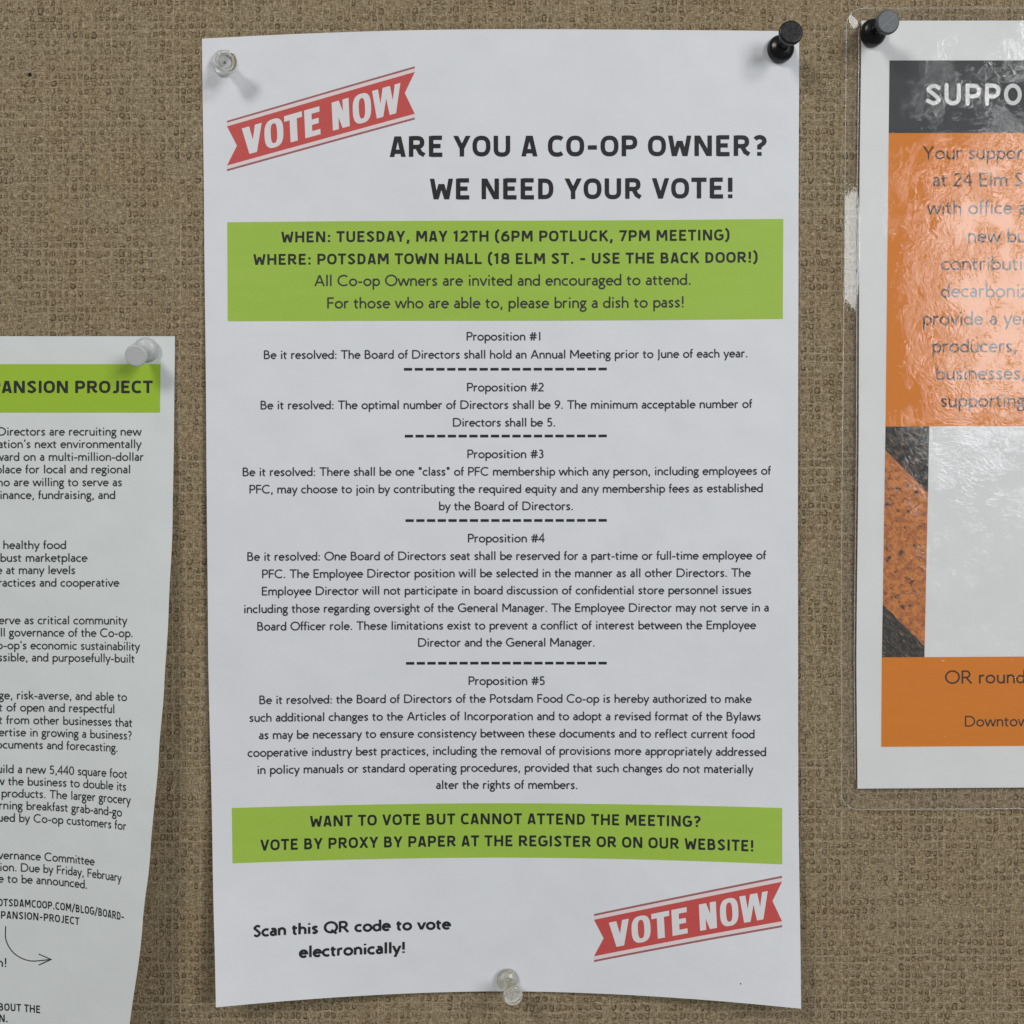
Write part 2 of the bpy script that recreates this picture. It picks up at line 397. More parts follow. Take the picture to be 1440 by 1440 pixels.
X = 430
def P(*a): return list(a)
def DD(a, b, c, d): return ['D', (a, b), (c, d)]
GILL = {
 ' ': (278, []),
 'a': (430, [arc(205, 285, 130, 122, 140, 0) + [(335, 0)], [(335, 255), (250, 243)] + arc(190, 143, 122, 103, 90, 290) + [(335, 110)]]),
 'b': (505, [P((88, 0), (88, 700)), ell(270, 215, 182, 182)]),
 'c': (440, [arc(262, 215, 205, 180, 52, 308, 14)]),
 'd': (505, [P((417, 0), (417, 700)), ell(235, 215, 182, 182)]),
 'e': (500, [P((60, 232), (436, 232)) + arc(252, 215, 190, 182, 6, 318, 16)[1:]]),
 'f': (272, [P((112, 0), (112, 560)) + arc(212, 560, 100, 105, 180, 70), P((15, 400), (245, 400))]),
 'g': (435, [ell(190, 290, 128, 118), P((245, 385), (420, 400)), spl((130, 190), (95, 125), (170, 70), (300, 50), (375, -30), (330, -140), (200, -185), (75, -150), (45, -70), (110, 10), (200, 45))]),
 'h': (500, [P((88, 0), (88, 700)), [(88, 240)] + arc(250, 250, 160, 155, 160, 0) + [(410, 0)]]),
 'i': (230, [P((115, 0), (115, 430)), P((115, 560), (115, 655))]),
 'j': (230, [P((120, 430), (120, -110)) + arc(20, -110, 100, 85, 0, -70), P((120, 560), (120, 655))]),
 'k': (470, [P((88, 0), (88, 700)), P((110, 215), (375, 430)), P((185, 280), (425, 0))]),
 'l': (230, [P((115, 0), (115, 700))]),
 'm': (770, [P((88, 0), (88, 430)), [(88, 240)] + arc(240, 255, 146, 150, 160, 0) + [(386, 0)], [(386, 240)] + arc(535, 255, 146, 150, 160, 0) + [(681, 0)]]),
 'n': (500, [P((88, 0), (88, 430)), [(88, 240)] + arc(250, 250, 160, 155, 160, 0) + [(410, 0)]]),
 'o': (550, [ell(275, 215, 205, 182)]),
 'p': (505, [P((88, -220), (88, 430)), ell(270, 215, 182, 182)]),
 'q': (505, [P((417, -220), (417, 430)), ell(235, 215, 182, 182)]),
 'r': (350, [P((88, 0), (88, 430)), [(88, 230)] + arc(238, 250, 150, 150, 165, 62)]),
 's': (390, [spl((330, 365), (200, 402), (85, 330), (195, 222), (305, 118), (190, 32), (60, 82))]),
 't': (330, [P((125, 560), (125, 130)) + arc(225, 130, 100, 95, 180, 290), P((15, 400), (290, 400))]),
 'u': (500, [[(90, 430), (90, 180)] + arc(250, 180, 160, 150, 180, 340), P((412, 430), (412, 0))]),
 'v': (455, [DD(35,440,225,0), DD(225,0,420,440)]),
 'w': (720, [DD(35,440,190,0), DD(190,0,360,440), DD(360,440,530,0), DD(530,0,690,440)]),
 'x': (470, [DD(55,440,420,0), DD(415,440,45,0)]),
 'y': (450, [DD(35,440,232,0), DD(415,440,130,-220)]),
 'z': (430, [P((40, 392), (370, 392), (50, 40), (390, 40))]),
 'A': (680, [DD(340,682,65,0), DD(340,682,615,0), P((150, 225), (530, 225))]),
 'B': (570, [P((98, 0), (98, 682)), [(98, 645), (250, 645)] + arc(270, 505, 145, 140, 90, -90) + [(98, 365)], [(98, 365), (290, 365)] + arc(310, 201, 170, 164, 90, -90) + [(98, 37)]]),
 'C': (700, [arc(400, 341, 335, 310, 48, 312, 16)]),
 'D': (750, [P((98, 0), (98, 682)), [(98, 642), (300, 642)] + arc(330, 341, 335, 301, 90, -90, 12) + [(98, 40)]]),
 'E': (520, [P((98, 0), (98, 682)), P((98, 642), (465, 642)), P((98, 355), (440, 355)), P((98, 40), (475, 40))]),
 'F': (490, [P((98, 0), (98, 682)), P((98, 642), (455, 642)), P((98, 345), (430, 345))]),
 'G': (740, [arc(400, 341, 335, 310, 50, 308, 16), P((440, 320), (640, 320), (640, 40))]),
 'H': (730, [P((98, 0), (98, 682)), P((632, 0), (632, 682)), P((98, 365), (632, 365))]),
 'I': (265, [P((132, 0), (132, 682))]),
 'J': (265, [P((140, 682), (140, -60)) + arc(30, -60, 110, 100, 0, -75)]),
 'K': (670, [P((98, 0), (98, 682)), P((120, 350), (560, 682)), P((260, 430), (620, 0))]),
 'L': (500, [P((98, 682), (98, 40), (480, 40))]),
 'M': (800, [P((98, 0), (98, 682)), DD(110,682,400,170), DD(690,682,400,170), P((702, 682), (702, 0))]),
 'N': (760, [P((98, 0), (98, 682)), DD(110,682,650,0), P((662, 0), (662, 682))]),
 'O': (800, [ell(400, 341, 335, 312, n=28)]),
 'P': (530, [P((98, 0), (98, 682)), [(98, 642), (270, 642)] + arc(300, 475, 175, 167, 90, -90) + [(98, 308)]]),
 'Q': (800, [ell(400, 341, 335, 312, n=28), P((420, 180), (720, -60))]),
 'R': (610, [P((98, 0), (98, 682)), [(98, 642), (270, 642)] + arc(300, 480, 165, 162, 90, -90) + [(98, 318)], P((290, 318), (560, 0))]),
 'S': (470, [spl((395, 590), (240, 648), (95, 520), (230, 370), (375, 190), (240, 32), (65, 105))]),
 'T': (590, [P((295, 0), (295, 642)), P((20, 642), (570, 642))]),
 'U': (710, [[(95, 682), (95, 280)] + arc(355, 280, 260, 248, 180, 360) + [(615, 682)]]),
 'V': (640, [DD(55,682,320,0), DD(320,0,585,682)]),
 'W': (1020, [DD(55,682,270,0), DD(270,0,510,682), DD(510,682,750,0), DD(750,0,965,682)]),
 'Y': (610, [DD(60,682,305,300), DD(550,682,305,300), P((305, 330), (305, 0))]),
 '0': (500, [ell(250, 335, 185, 305)]),
 '1': (500, [P((215, 0), (215, 682))]),
 '2': (500, [arc(235, 490, 160, 155, 155, -20, 9) + [(60, 40), (440, 40)]]),
 '3': (500, [arc(225, 500, 135, 145, 140, -90, 9), arc(225, 195, 165, 160, 90, -145, 10)]),
 '4': (500, [P((350, 0), (350, 670), (40, 215), (470, 215))]),
 '5': (500, [P((410, 642), (150, 642), (120, 380)) + arc(230, 215, 175, 180, 110, -140, 11)]),
 '6': (500, [ell(250, 205, 180, 168), spl((385, 640), (190, 500), (70, 230))]),
 '7': (500, [P((50, 642), (430, 642), (170, 0))]),
 '8': (500, [ell(250, 500, 140, 145), ell(250, 195, 175, 160)]),
 '9': (500, [ell(250, 475, 180, 168), spl((115, 35), (310, 180), (430, 450))]),
 '.': (235, [P((117, 0), (117, 100))]), ',': (235, [P((135, 95), (95, -110))]),
 ':': (235, [P((117, 0), (117, 100)), P((117, 320), (117, 420))]),
 '!': (270, [P((135, 0), (135, 100)), P((135, 200), (135, 690))]),
 '?': (430, [arc(205, 510, 140, 140, 150, -60, 9) + [(205, 300), (205, 200)], P((205, 0), (205, 100))]),
 '-': (330, [P((40, 235), (290, 235))]), "'": (220, [P((125, 690), (100, 500))]),
 '"': (350, [P((115, 690), (115, 470)), P((235, 690), (235, 470))]),
 '#': (600, [P((30, 430), (570, 430)), P((30, 230), (570, 230)), P((250, 660), (160, 0)), P((440, 660), (350, 0))]),
}
E = 2.5
HEAD = {   # bold squarish capitals, 700 high, stroke about 135
 ' ': (225, []),
 'A': (560, [DD(245,700,90,0), DD(315,700,470,0), P((130, 175), (430, 175))]),
 'B': (600, [P((120, 0), (120, 700)), [(120, 635), (270, 635)] + arc(290, 500, 140, 135, 90, -90, 8, E) + [(120, 365)], [(120, 365), (290, 365)] + arc(310, 215, 165, 150, 90, -90, 8, E) + [(120, 65)]]),
 'C': (570, [arc(330, 350, 235, 292, 50, 310, 16, E)]),
 'D': (610, [P((120, 0), (120, 700)), [(120, 628), (240, 628)] + arc(250, 350, 230, 278, 90, -90, 12, E) + [(120, 72)]]),
 'E': (540, [P((120, 0), (120, 700)), P((120, 640), (480, 640)), P((120, 360), (430, 360)), P((120, 62), (490, 62))]),
 'F': (520, [P((120, 0), (120, 700)), P((120, 640), (480, 640)), P((120, 350), (430, 350))]),
 'G': (640, [arc(335, 350, 240, 292, 48, 330, 17, E) + [(545, 330), (340, 330)]]),
 'H': (660, [P((120, 0), (120, 700)), P((540, 0), (540, 700)), P((120, 360), (540, 360))]),
 'I': (260, [P((130, 0), (130, 700))]),
 'J': (440, [[(330, 700), (330, 220)] + arc(190, 220, 140, 160, 0, -125, 8, E)]),
 'K': (610, [P((120, 0), (120, 700)), P((150, 330), (510, 700)), P((240, 430), (545, 0))]),
 'L': (510, [P((120, 700), (120, 62), (480, 62))]),
 'M': (780, [P((120, 0), (135, 700)), DD(175,700,390,190), DD(605,700,390,190), P((645, 700), (660, 0))]),
 'N': (680, [P((125, 0), (125, 700)), DD(150,700,530,0), P((555, 0), (555, 700))]),
 'O': (630, [ell(315, 350, 225, 280, E, 24)]),
 'P': (590, [P((120, 0), (120, 700)), [(120, 635), (290, 635)] + arc(320, 470, 170, 165, 90, -90, 8, E) + [(120, 305)]]),
 'R': (620, [P((120, 0), (120, 700)), [(120, 635), (290, 635)] + arc(320, 485, 165, 150, 90, -90, 8, E) + [(120, 335)], P((320, 335), (430, 130), (560, 50))]),
 'S': (560, [spl((470, 560), (300, 640), (115, 525), (280, 365), (445, 190), (280, 60), (75, 135))]),
 'T': (540, [P((270, 0), (270, 640)), P((20, 640), (520, 640))]),
 'U': (640, [[(120, 700), (120, 250)] + arc(320, 250, 200, 190, 180, 360, 12, E) + [(520, 700)]]),
 'V': (590, [DD(85,700,295,0), DD(295,0,505,700)]),
 'W': (790, [DD(85,700,210,0), DD(225,0,375,520), DD(415,520,565,0), DD(580,0,705,700)]),
 'X': (600, [DD(95,0,505,700), DD(95,700,505,0)]),
 'Y': (580, [DD(85,700,290,270), DD(495,700,290,270), P((290, 300), (290, 0))]),
 '1': (400, [P((60, 560), (230, 630), (230, 0))]),
 '2': (540, [arc(265, 480, 175, 160, 160, -25, 9, E) + [(90, 62), (490, 62)]]),
 '6': (590, [ell(300, 235, 195, 175, E), spl((440, 645), (210, 520), (105, 240))]),
 '7': (530, [P((40, 635), (440, 635), (190, 0))]),
 '8': (590, [ell(295, 500, 165, 142, E), ell(295, 210, 195, 152, E)]),
 '.': (270, [P((135, 0), (135, 135))]), ',': (270, [P((150, 130), (90, -130))]),
 ':': (270, [P((135, 0), (135, 130)), P((135, 340), (135, 470))]),
 '!': (290, [P((145, 0), (145, 130)), P((145, 220), (145, 705))]),
 '?': (500, [arc(240, 510, 160, 135, 155, -55, 9) + [(235, 330), (235, 220)], P((235, 0), (235, 130))]),
 '-': (420, [P((60, 300), (360, 300))]),
 '(': (340, [spl((290, 770), (130, 560), (130, 120), (290, -90))]),
 ')': (340, [spl((50, 770), (210, 560), (210, 120), (50, -90))]),
 '/': (400, [P((40, -60), (360, 760))]),
}
ROUND = {  # rounded display capitals of the poster's title
 'S': (540, [spl((455, 560), (300, 632), (110, 520), (280, 365), (450, 190), (290, 65), (95, 150))]),
 'U': (640, [[(115, 650), (115, 260)] + arc(320, 250, 205, 185, 180, 360, 12) + [(525, 650)]]),
 'P': (590, [[(115, 50), (115, 632), (290, 632)] + arc(320, 460, 175, 172, 90, -90, 8) + [(115, 288)]]),
 'O': (650, [ell(325, 350, 230, 285, n=26)]),
 'R': (600, [[(115, 50), (115, 632), (290, 632)] + arc(320, 460, 175, 172, 90, -90, 8) + [(115, 288)], P((300, 288), (500, 50))]),
}
CAP = {id(GILL): 682, id(HEAD): 700, id(ROUND): 700}

def stroke_mesh(pts, hw, cap_round=False):
    """ribbon along pts -> list of convex polygons in glyph space"""
    if pts[0] == 'D':       # straight diagonal with level ends
        (ax, ay), (bx, by) = pts[1:]
        k = hw * math.hypot(bx - ax, by - ay) / abs(by - ay)
        return [[(ax - k, ay), (ax + k, ay), (bx + k, by), (bx - k, by)]]
    q = [pts[0]]
    for a in pts[1:]:
        if abs(a[0] - q[-1][0]) + abs(a[1] - q[-1][1]) > .5: q.append(a)
    pts = q
    closed = len(pts) > 3 and abs(pts[0][0] - pts[-1][0]) < .01 and abs(pts[0][1] - pts[-1][1]) < .01
    if closed: pts = pts[:-1]
    n = len(pts)
    L, R = [], []
    for i in range(n):
        a = pts[(i - 1) % n] if (closed or i > 0) else None
        b = pts[i]
        c = pts[(i + 1) % n] if (closed or i < n - 1) else None
        ds = []
        for p, q in ((a, b), (b, c)):
            if p is None or q is None: continue
            dx, dy = q[0] - p[0], q[1] - p[1]
            l = math.hypot(dx, dy) or 1
            ds.append((dx / l, dy / l))
        if len(ds) == 1: nx, ny, k = -ds[0][1], ds[0][0], 1
        else:
            tx, ty = ds[0][0] + ds[1][0], ds[0][1] + ds[1][1]
            l = math.hypot(tx, ty) or 1
            nx, ny = -ty / l, tx / l
            k = 1 / max(.42, abs(nx * -ds[0][1] + ny * ds[0][0]))
        L.append((b[0] + nx * hw * k, b[1] + ny * hw * k))
        R.append((b[0] - nx * hw * k, b[1] - ny * hw * k))
    polys = []
    for i in range(n if closed else n - 1):
        j = (i + 1) % n
        polys.append([L[i], R[i], R[j], L[j]])
    if cap_round and not closed:
        for (p, q) in ((pts[0], pts[1]), (pts[-1], pts[-2])):
            a = math.degrees(math.atan2(p[1] - q[1], p[0] - q[0]))
            polys.append(arc(p[0], p[1], hw, hw, a - 90, a + 90, 8))
    return polys

def width_of(txt, font, track): return sum(font[c][0] for c in txt) + track * (len(txt) - 1)

def text(parent, surf, txt, x0, x1, y, cap, font, material, weight, up=.10, track=0, squeeze=0.0, sx=None, name='text_line', cr=False, label=None):
    """x0/x1: ink start and end; y: baseline; cap: capital height; sx: horizontal scale when the start lies off the sheet"""
    txt = txt.replace('\u2019', "'")
    W = width_of(txt, font, track)
    lsb = 60
    if sx is None: sx = (x1 - x0) / (W - 2 * lsb)
    else:
        if x0 is None: x0 = x1 - sx * (W - 2 * lsb)
    sy = cap / CAP[id(font)]
    tot = W - 2 * lsb
    low = 1.05 if font is GILL else 1.0
    vs, fs = [], []
    pen = -lsb
    span = sx * tot
    for k, ch in enumerate(txt):
        adv, strokes = font[ch]
        # keep the stem weight constant however the line is fitted
        for si, st in enumerate(strokes):
            for pl in stroke_mesh(st, weight / 2, cr):
                i0 = len(vs)
                for (gx, gy) in pl:
                    t = (pen + gx) / tot
                    t = t * (1 + squeeze) - squeeze * t * t
                    vs.append(surf.at(x0 + span * t, y - gy * sy * (low if ch in 'acegmnopqrsuvwxyz' else 1), up + .004 * si))
                fs.append(tuple(range(i0, i0 + len(pl))))
        pen += adv + track
    # faces towards the viewer
    o = link(name, vs, fs, material, parent)
    if label: o['label'] = label
    return o

def polyprint(name, surf, polys, material, parent, up):
    """flat printed shapes from convex polygons in sheet coordinates"""
    vs, fs = [], []
    for k, pl in enumerate(polys):
        i0 = len(vs)
        vs += [surf.at(a, b, up + .003 * (k % 4)) for a, b in pl]
        fs.append(tuple(range(i0, i0 + len(pl))))
    return link(name, vs, fs, material, parent)

# ------------------------------------------------------------------ the pinboard
board = thing('notice_board', 'beige woven cloth pinboard filling the whole background behind the notices', 'pinboard', (0, .0005, 0))
R0 = .62
vs = [(-R0, 0, -R0), (R0, 0, -R0), (R0, 0, R0), (-R0, 0, R0)]
cl = link('cloth_cover', [(a, b, c) for a, b, c in vs] + [(a, .0005, c) for a, b, c in vs],
          [(0, 1, 2, 3), (7, 6, 5, 4), (0, 4, 5, 1), (1, 5, 6, 2), (2, 6, 7, 3), (3, 7, 4, 0)], M['cloth'], board, loc=(0, 0, 0))
q = R0 - .001
vs = [(-q, .0008, -q), (q, .0008, -q), (q, .0008, q), (-q, .0008, q)]
link('core_panel', vs + [(a, .018, c) for a, b, c in vs],
     [(0, 1, 2, 3), (7, 6, 5, 4), (0, 4, 5, 1), (1, 5, 6, 2), (2, 6, 7, 3), (3, 7, 4, 0)], M['core'], board)
# an old pin hole upper left: a tiny ragged crater of pushed-up cloth round a dark hole
hx, hz = (42 - 720) * S, (720 - 105) * S
pts, fcs = [], []
for k in range(14):
    a = 2 * pi * k / 14
    r = random.uniform(.9, 1.2)
    pts += [(hx + cos(a) * .0007 * r, -.00005, hz + sin(a) * .0007 * r), (hx + cos(a) * .0005 * r, -.00022, hz + sin(a) * .0005 * r), (hx + cos(a) * .00035 * r, -.00006, hz + sin(a) * .0005 * r)]
for k in range(14):
    a, b = k * 3, ((k + 1) % 14) * 3
    fcs += [(a, a + 1, b + 1, b), (a + 1, a + 2, b + 2, b + 1)]
fcs.append(tuple(k * 3 + 2 for k in range(14)))
mh, nt, p = mat('hole_dark'); p.inputs['Base Color'].default_value = (.012, .009, .006, 1); p.inputs['Roughness'].default_value = 1
link('pin_hole', pts, fcs, mh, board)

# ------------------------------------------------------------------ middle notice
Ltab = [(41, 13), (120, 8), (220, 5), (310, 2.5), (450, .8), (700, 1.0), (870, 2.2), (1000, 3.0), (1080, 4.5), (1135, 8), (1207, 9.5), (1310, 16), (1394, 24)]
Rtab = [(41, 3), (120, 1), (220, -1), (310, -2.8), (450, -2.8), (600, -1.8), (870, -.8), (1000, .6), (1080, 3), (1135, 7.5), (1207, 10.5), (1310, 16), (1394, 24)]
def bend_main(x, y):
    t = (x - 706) / 415
    a = interp(Ltab, y) if t < 0 else interp(Rtab, y)
    return a * abs(t) ** 1.8
def lift_main(x, y):
    t = (x - 706) / 415
    h = .6 + 5.0 * max(0, 1 - t * t) * max(0, 1 - y / 520) ** 1.5
    h += 2.2 * math.exp(-((y - 800) / 330) ** 2)
    b = max(0, (y - 950) / 450)
    h += 12.5 * b * b * abs(t) ** 1.8 + .8 * b * (1 - abs(t))
    h += .35 * sin(x * .011 + 1) * sin(y * .009)
    return max(h, .5)
main = Surf(bend_main, lift_main)
LX = [(41, 284), (300, 287), (600, 290), (900, 292.5), (1200, 299), (1394, 303.5)]
RX = [(41, 1124), (300, 1123), (700, 1122), (1100, 1122.5), (1394, 1126.5)]
nb = thing('paper_notice', 'tall white voting notice with two green bands and red banners, pinned mid board', 'notice', (0, 0, 0))
sheet('sheet', main, lambda s, t: (1 - s) * interp(LX, 41 + t * 1353) + s * interp(RX, 41 + t * 1353), lambda s, t: 41 + t * 1353, 70, 110, M['paper'], nb)

def panel(parent, surf, xl, xr, yt, yb, material, up=.05, nx=60, ny=12, name='colour_band', label=None):
    o = link(name, *grid(surf, lambda s, t: xl(t) * (1 - s) + xr(t) * s, lambda s, t: yt(s) * (1 - t) + yb(s) * t, nx, ny, up), material, parent)
    if label: o['label'] = label
    return o
def Lc(a, b): return lambda t: a + (b - a) * t
panel(nb, main, Lc(319.6, 320.2), Lc(1101.6, 1100.8), lambda s: 310.3, lambda s: 451, M['green'], name='green_band')
panel(nb, main, Lc(326, 327), Lc(1100, 1100), lambda s: 1129.6, lambda s: 1206, M['green'], name='green_band')

def main_line(txt, x0, x1, y, cap=12.0, font=GILL, m='body', w=106, track=0, **k):
    return text(nb, main, txt, x0, x1, y, cap, font, M[m], w, track=track, **k)
main_line('ARE YOU A CO-OP OWNER?', 550, 1076.7, 219.8, 29, HEAD, 'black', 146, 42, name='heading')
main_line('WE NEED YOUR VOTE!', 606.6, 1030.5, 280, 29, HEAD, 'black', 146, 42, name='heading')
main_line('WHEN: TUESDAY, MAY 12TH (6PM POTLUCK, 7PM MEETING)', 396.5, 1025.5, 339.6, 15.2, HEAD, 'black', 140, 42)
main_line('WHERE: POTSDAM TOWN HALL (18 ELM ST. - USE THE BACK DOOR!)', 357.3, 1065, 371.2, 15.2, HEAD, 'black', 140, 42)
main_line('All Co-op Owners are invited and encouraged to attend.', 443, 971.2, 401.8, 15.6, m='body', w=98)
main_line('For those who are able to, please bring a dish to pass!', 460.4, 961.8, 433.4, 15.6, m='body', w=98)
BODY = [
 ('Proposition #1', 656.4, 763, 478.8), ('Be it resolved: The Board of Directors shall hold an Annual Meeting prior to June of each year.', 371.3, 1051, 504.2),
 ('Proposition #2', 657, 764.5, 550.3), ('Be it resolved: The optimal number of Directors shall be 9. The minimum acceptable number of', 366.7, 1057, 575.0),
 ('Directors shall be 5.', 637.2, 780.6, 599.8),
 ('Proposition #3', 657.5, 764.4, 644.2), ('Be it resolved: There shall be one "class" of PFC membership which any person, including employees of', 341.5, 1083.4, 668.8),
 ('PFC, may choose to join by contributing the required equity and any membership fees as established', 351, 1072.3, 693.2),
 ('by the Board of Directors.', 617.8, 805.6, 717.4),
 ('Proposition #4', 658.3, 765.3, 762.7), ('Be it resolved: One Board of Directors seat shall be reserved for a part-time or full-time employee of', 348, 1076.6, 787.4),
 ('PFC. The Employee Director position will be selected in the manner as all other Directors. The', 368.8, 1055.2, 811.8),
 ('Employee Director will not participate in board discussion of confidential store personnel issues', 368.5, 1056.2, 835.9),
 ('including those regarding oversight of the General Manager. The Employee Director may not serve in a', 343.4, 1080.8, 860.6),
 ('Board Officer role. These limitations exist to prevent a conflict of interest between the Employee', 362, 1062.6, 885.2),
 ('Director and the General Manager.', 588.2, 836.2, 909.2),
 ('Proposition #5', 659.2, 765.8, 963.2), ('Be it resolved: the Board of Directors of the Potsdam Food Co-op is hereby authorized to make', 365, 1056.2, 988.2),
 ('such additional changes to the Articles of Incorporation and to adopt a revised format of the Bylaws', 351.3, 1069.3, 1012.8),
 ('as may be necessary to ensure consistency between these documents and to reflect current food', 364.8, 1060.8, 1037.0),
 ('cooperative industry best practices, including the removal of provisions more appropriately addressed', 349, 1077, 1061.3),
 ('in policy manuals or standard operating procedures, provided that such changes do not materially', 362.3, 1058.3, 1085.3),
 ('alter the rights of members.', 614, 812, 1109.2)]
for t_, a_, b_, y_ in BODY: main_line(t_, a_, b_, y_)
for (xa, y_) in ((568, 519.2), (569.2, 613.2), (570.3, 731.9), (571, 932.5)):
    pit = (853.3 - 11.6 - xa) / 18
    polyprint('dashed_rule', main, [[(xa + k * pit, y_ - 1.9), (xa + k * pit, y_ + 1.9), (xa + k * pit + 11.6, y_ + 1.9), (xa + k * pit + 11.6, y_ - 1.9)] for k in range(19)], M['black'], nb, .08)
main_line('WANT TO VOTE BUT CANNOT ATTEND THE MEETING?', 437, 984.6, 1159, 15.2, HEAD, 'black', 140, 42)
main_line('VOTE BY PROXY BY PAPER AT THE REGISTER OR ON OUR WEBSITE!', 367, 1059.6, 1190, 15.2, HEAD, 'black', 140, 42)
main_line('Scan this QR code to vote', 357.3, 632.6, 1305.8, 15.2, GILL, 'black', 143, 14)
main_line('electronically!', 422, 569.4, 1337.5, 15.2, GILL, 'black', 143, 14)
polyprint('ink_speck', main, [arc(1041.5, 1368.5, .8, 1.2, 0, 330, 8)], M['black'], nb, .05)

def vote_banner(x0, x1, ya0, ya1, h0, h1, notch, tints=('stripe', 'pink', 'red', 'white_print')):
    """x0..x1; red ribbon top at the left/right ends ya0/ya1, ribbon depth h0/h1 (apparent positions)"""
    ya0, ya1 = main.unbend(x0, ya0), main.unbend(x1, ya1)
    slope = (ya1 - ya0) / (x1 - x0)
    top = lambda x: ya0 + slope * (x - x0)
    b0, b1 = main.unbend(x0, ya0 + main.bend(x0, ya0) + h0), main.unbend(x1, ya1 + main.bend(x1, ya1) + h1)
    hh = lambda x: (b0 - ya0) + ((b1 - ya1) - (b0 - ya0)) * (x - x0) / (x1 - x0)
    holder = link('vote_banner', *grid(main, lambda s, t: (x0 + notch * (1 - abs(2 * t - 1))) * (1 - s) + (x1 - notch * (1 - abs(2 * t - 1))) * s,
                  lambda s, t: top(x0 + (x1 - x0) * s) + hh(x0 + (x1 - x0) * s) * t, 40, 12, .06), M['red'], nb)
    holder['label'] = 'slanted red ribbon print with notched ends'
    def band(name, a, b, mt, top_side, up):
        f = (lambda s: top(x0 + (x1 - x0) * s)) if top_side else (lambda s: top(x0 + (x1 - x0) * s) + hh(x0 + (x1 - x0) * s))
        link(name, *grid(main, lambda s, t: x0 + (x1 - x0) * s, lambda s, t: f(s) + a + (b - a) * t, 40, 1, up), M[mt], holder)
    band('pale_edge', -5.6, .1, 'pink', True, .05)
    band('border_line', -8.0, -5.2, 'stripe', True, .058)
    band('pale_edge', -.1, 5.6, 'pink', False, .05)
    band('border_line', 5.2, 8.0, 'stripe', False, .058)
    # condensed heavy capitals
    W0, sc_ = 1310.0, (x1 - x0) / 1310.0
    glyph = []
    def quad(x, w, *q): glyph.append([(x + w * a, b) for a, b in q])
    def V(x, w, bl, br):
        quad(x, w, (0, 1), (.37, 1), (br - .03, 0), (bl, 0)); quad(x, w, (.66, 1), (1, 1), (br, 0), (br - .30, 0))
    V(103, 139, .32, .70)
    V(1012, 112, .22, .62); V(1094, 116, .28, .66)
    for ox, ow in ((257, 132), (873, 128)):
        out = ell(ox + ow / 2, .5, ow / 2, .52, 2.7, 28)[:-1]; inn = ell(ox + ow / 2, .5, ow / 2 * .34, .36, 2.7, 28)[:-1]
        for i in range(28): glyph.append([out[i], out[(i + 1) % 28], inn[(i + 1) % 28], inn[i]])
    quad(398, 124, (0, 1), (1, 1), (1, .80), (0, .80)); quad(398, 124, (.30, .80), (.70, .80), (.70, 0), (.30, 0))
    quad(538, 106, (0, 1), (.47, 1), (.47, 0), (0, 0))
    for ya, yb, w in ((1, .81, 1), (.60, .41, .92), (.19, 0, 1)): quad(538, 106, (.47, ya), (w, ya), (w, yb), (.47, yb))
    quad(730, 118, (0, 1), (.36, 1), (.36, 0), (0, 0)); quad(730, 118, (.64, 1), (1, 1), (1, 0), (.64, 0)); quad(730, 118, (.06, 1), (.42, 1), (.94, 0), (.58, 0))
    polys = []
    for pl in glyph:
        o = []
        for gx, gy in pl:
            x = x0 + gx * sc_ + (1 - gy) * 9 * sc_
            o.append((x, top(x) + hh(x) * (.165 + (1 - gy) * .70)))
        polys.append(o)
    polyprint('lettering', main, polys, M['white_print'], holder, .09)
vote_banner(319.2, 583.2, 177.6, 101.2, 55.2, 58.8, 14)
vote_banner(835.4, 1099.8, 1293.4, 1239.9, 51.4, 55.6, 13.5)

# ------------------------------------------------------------------ left flyer, its lower corner curling off the board
Ctab = [(473, 0), (860, 0), (913, 1.5), (983, 2.4), (1035, 4.4), (1094, 7.2), (1155, 11.5), (1225, 15.5), (1275, 20), (1440, 28)]
def bend_left(x, y): return interp(Ctab, y) * (max(0, x + 20) / 190) ** 2.1
def lift_left(x, y):
    b = max(0, (y - 560) / 880)
    return .5 + 19 * b ** 1.5 * (max(0, x + 120) / 310) ** 1.8 + .8 * math.sin(max(0, min(1, (y - 473) / 400)) * pi)
left = Surf(bend_left, lift_left)
EX = [(473, 246), (600, 244.8), (740, 242.6), (864, 237), (962, 231), (1052, 223.4), (1180, 211.5), (1275, 200.3), (1440, 179.5), (1560, 166)]
lf = thing('paper_flyer', 'white text flyer at left edge with green title band and lower corner curling outwards', 'flyer', ((0 - 720) * S, 0, 0))
sheet('sheet', left, lambda s, t: -560 * (1 - s) + interp(EX, 472.8 + t * 1080) * s, lambda s, t: 472.8 + t * 1080, 90, 90, M['paper_left'], lf)
panel(lf, left, Lc(-540, -540), Lc(225.8, 225.0), lambda s: 512, lambda s: 580.2, M['green_left'], name='green_band')
text(lf, left, 'PANSION PROJECT', -13, 213.6, 552.7, 17.2, HEAD, M['black'], 148, track=30, name='heading')
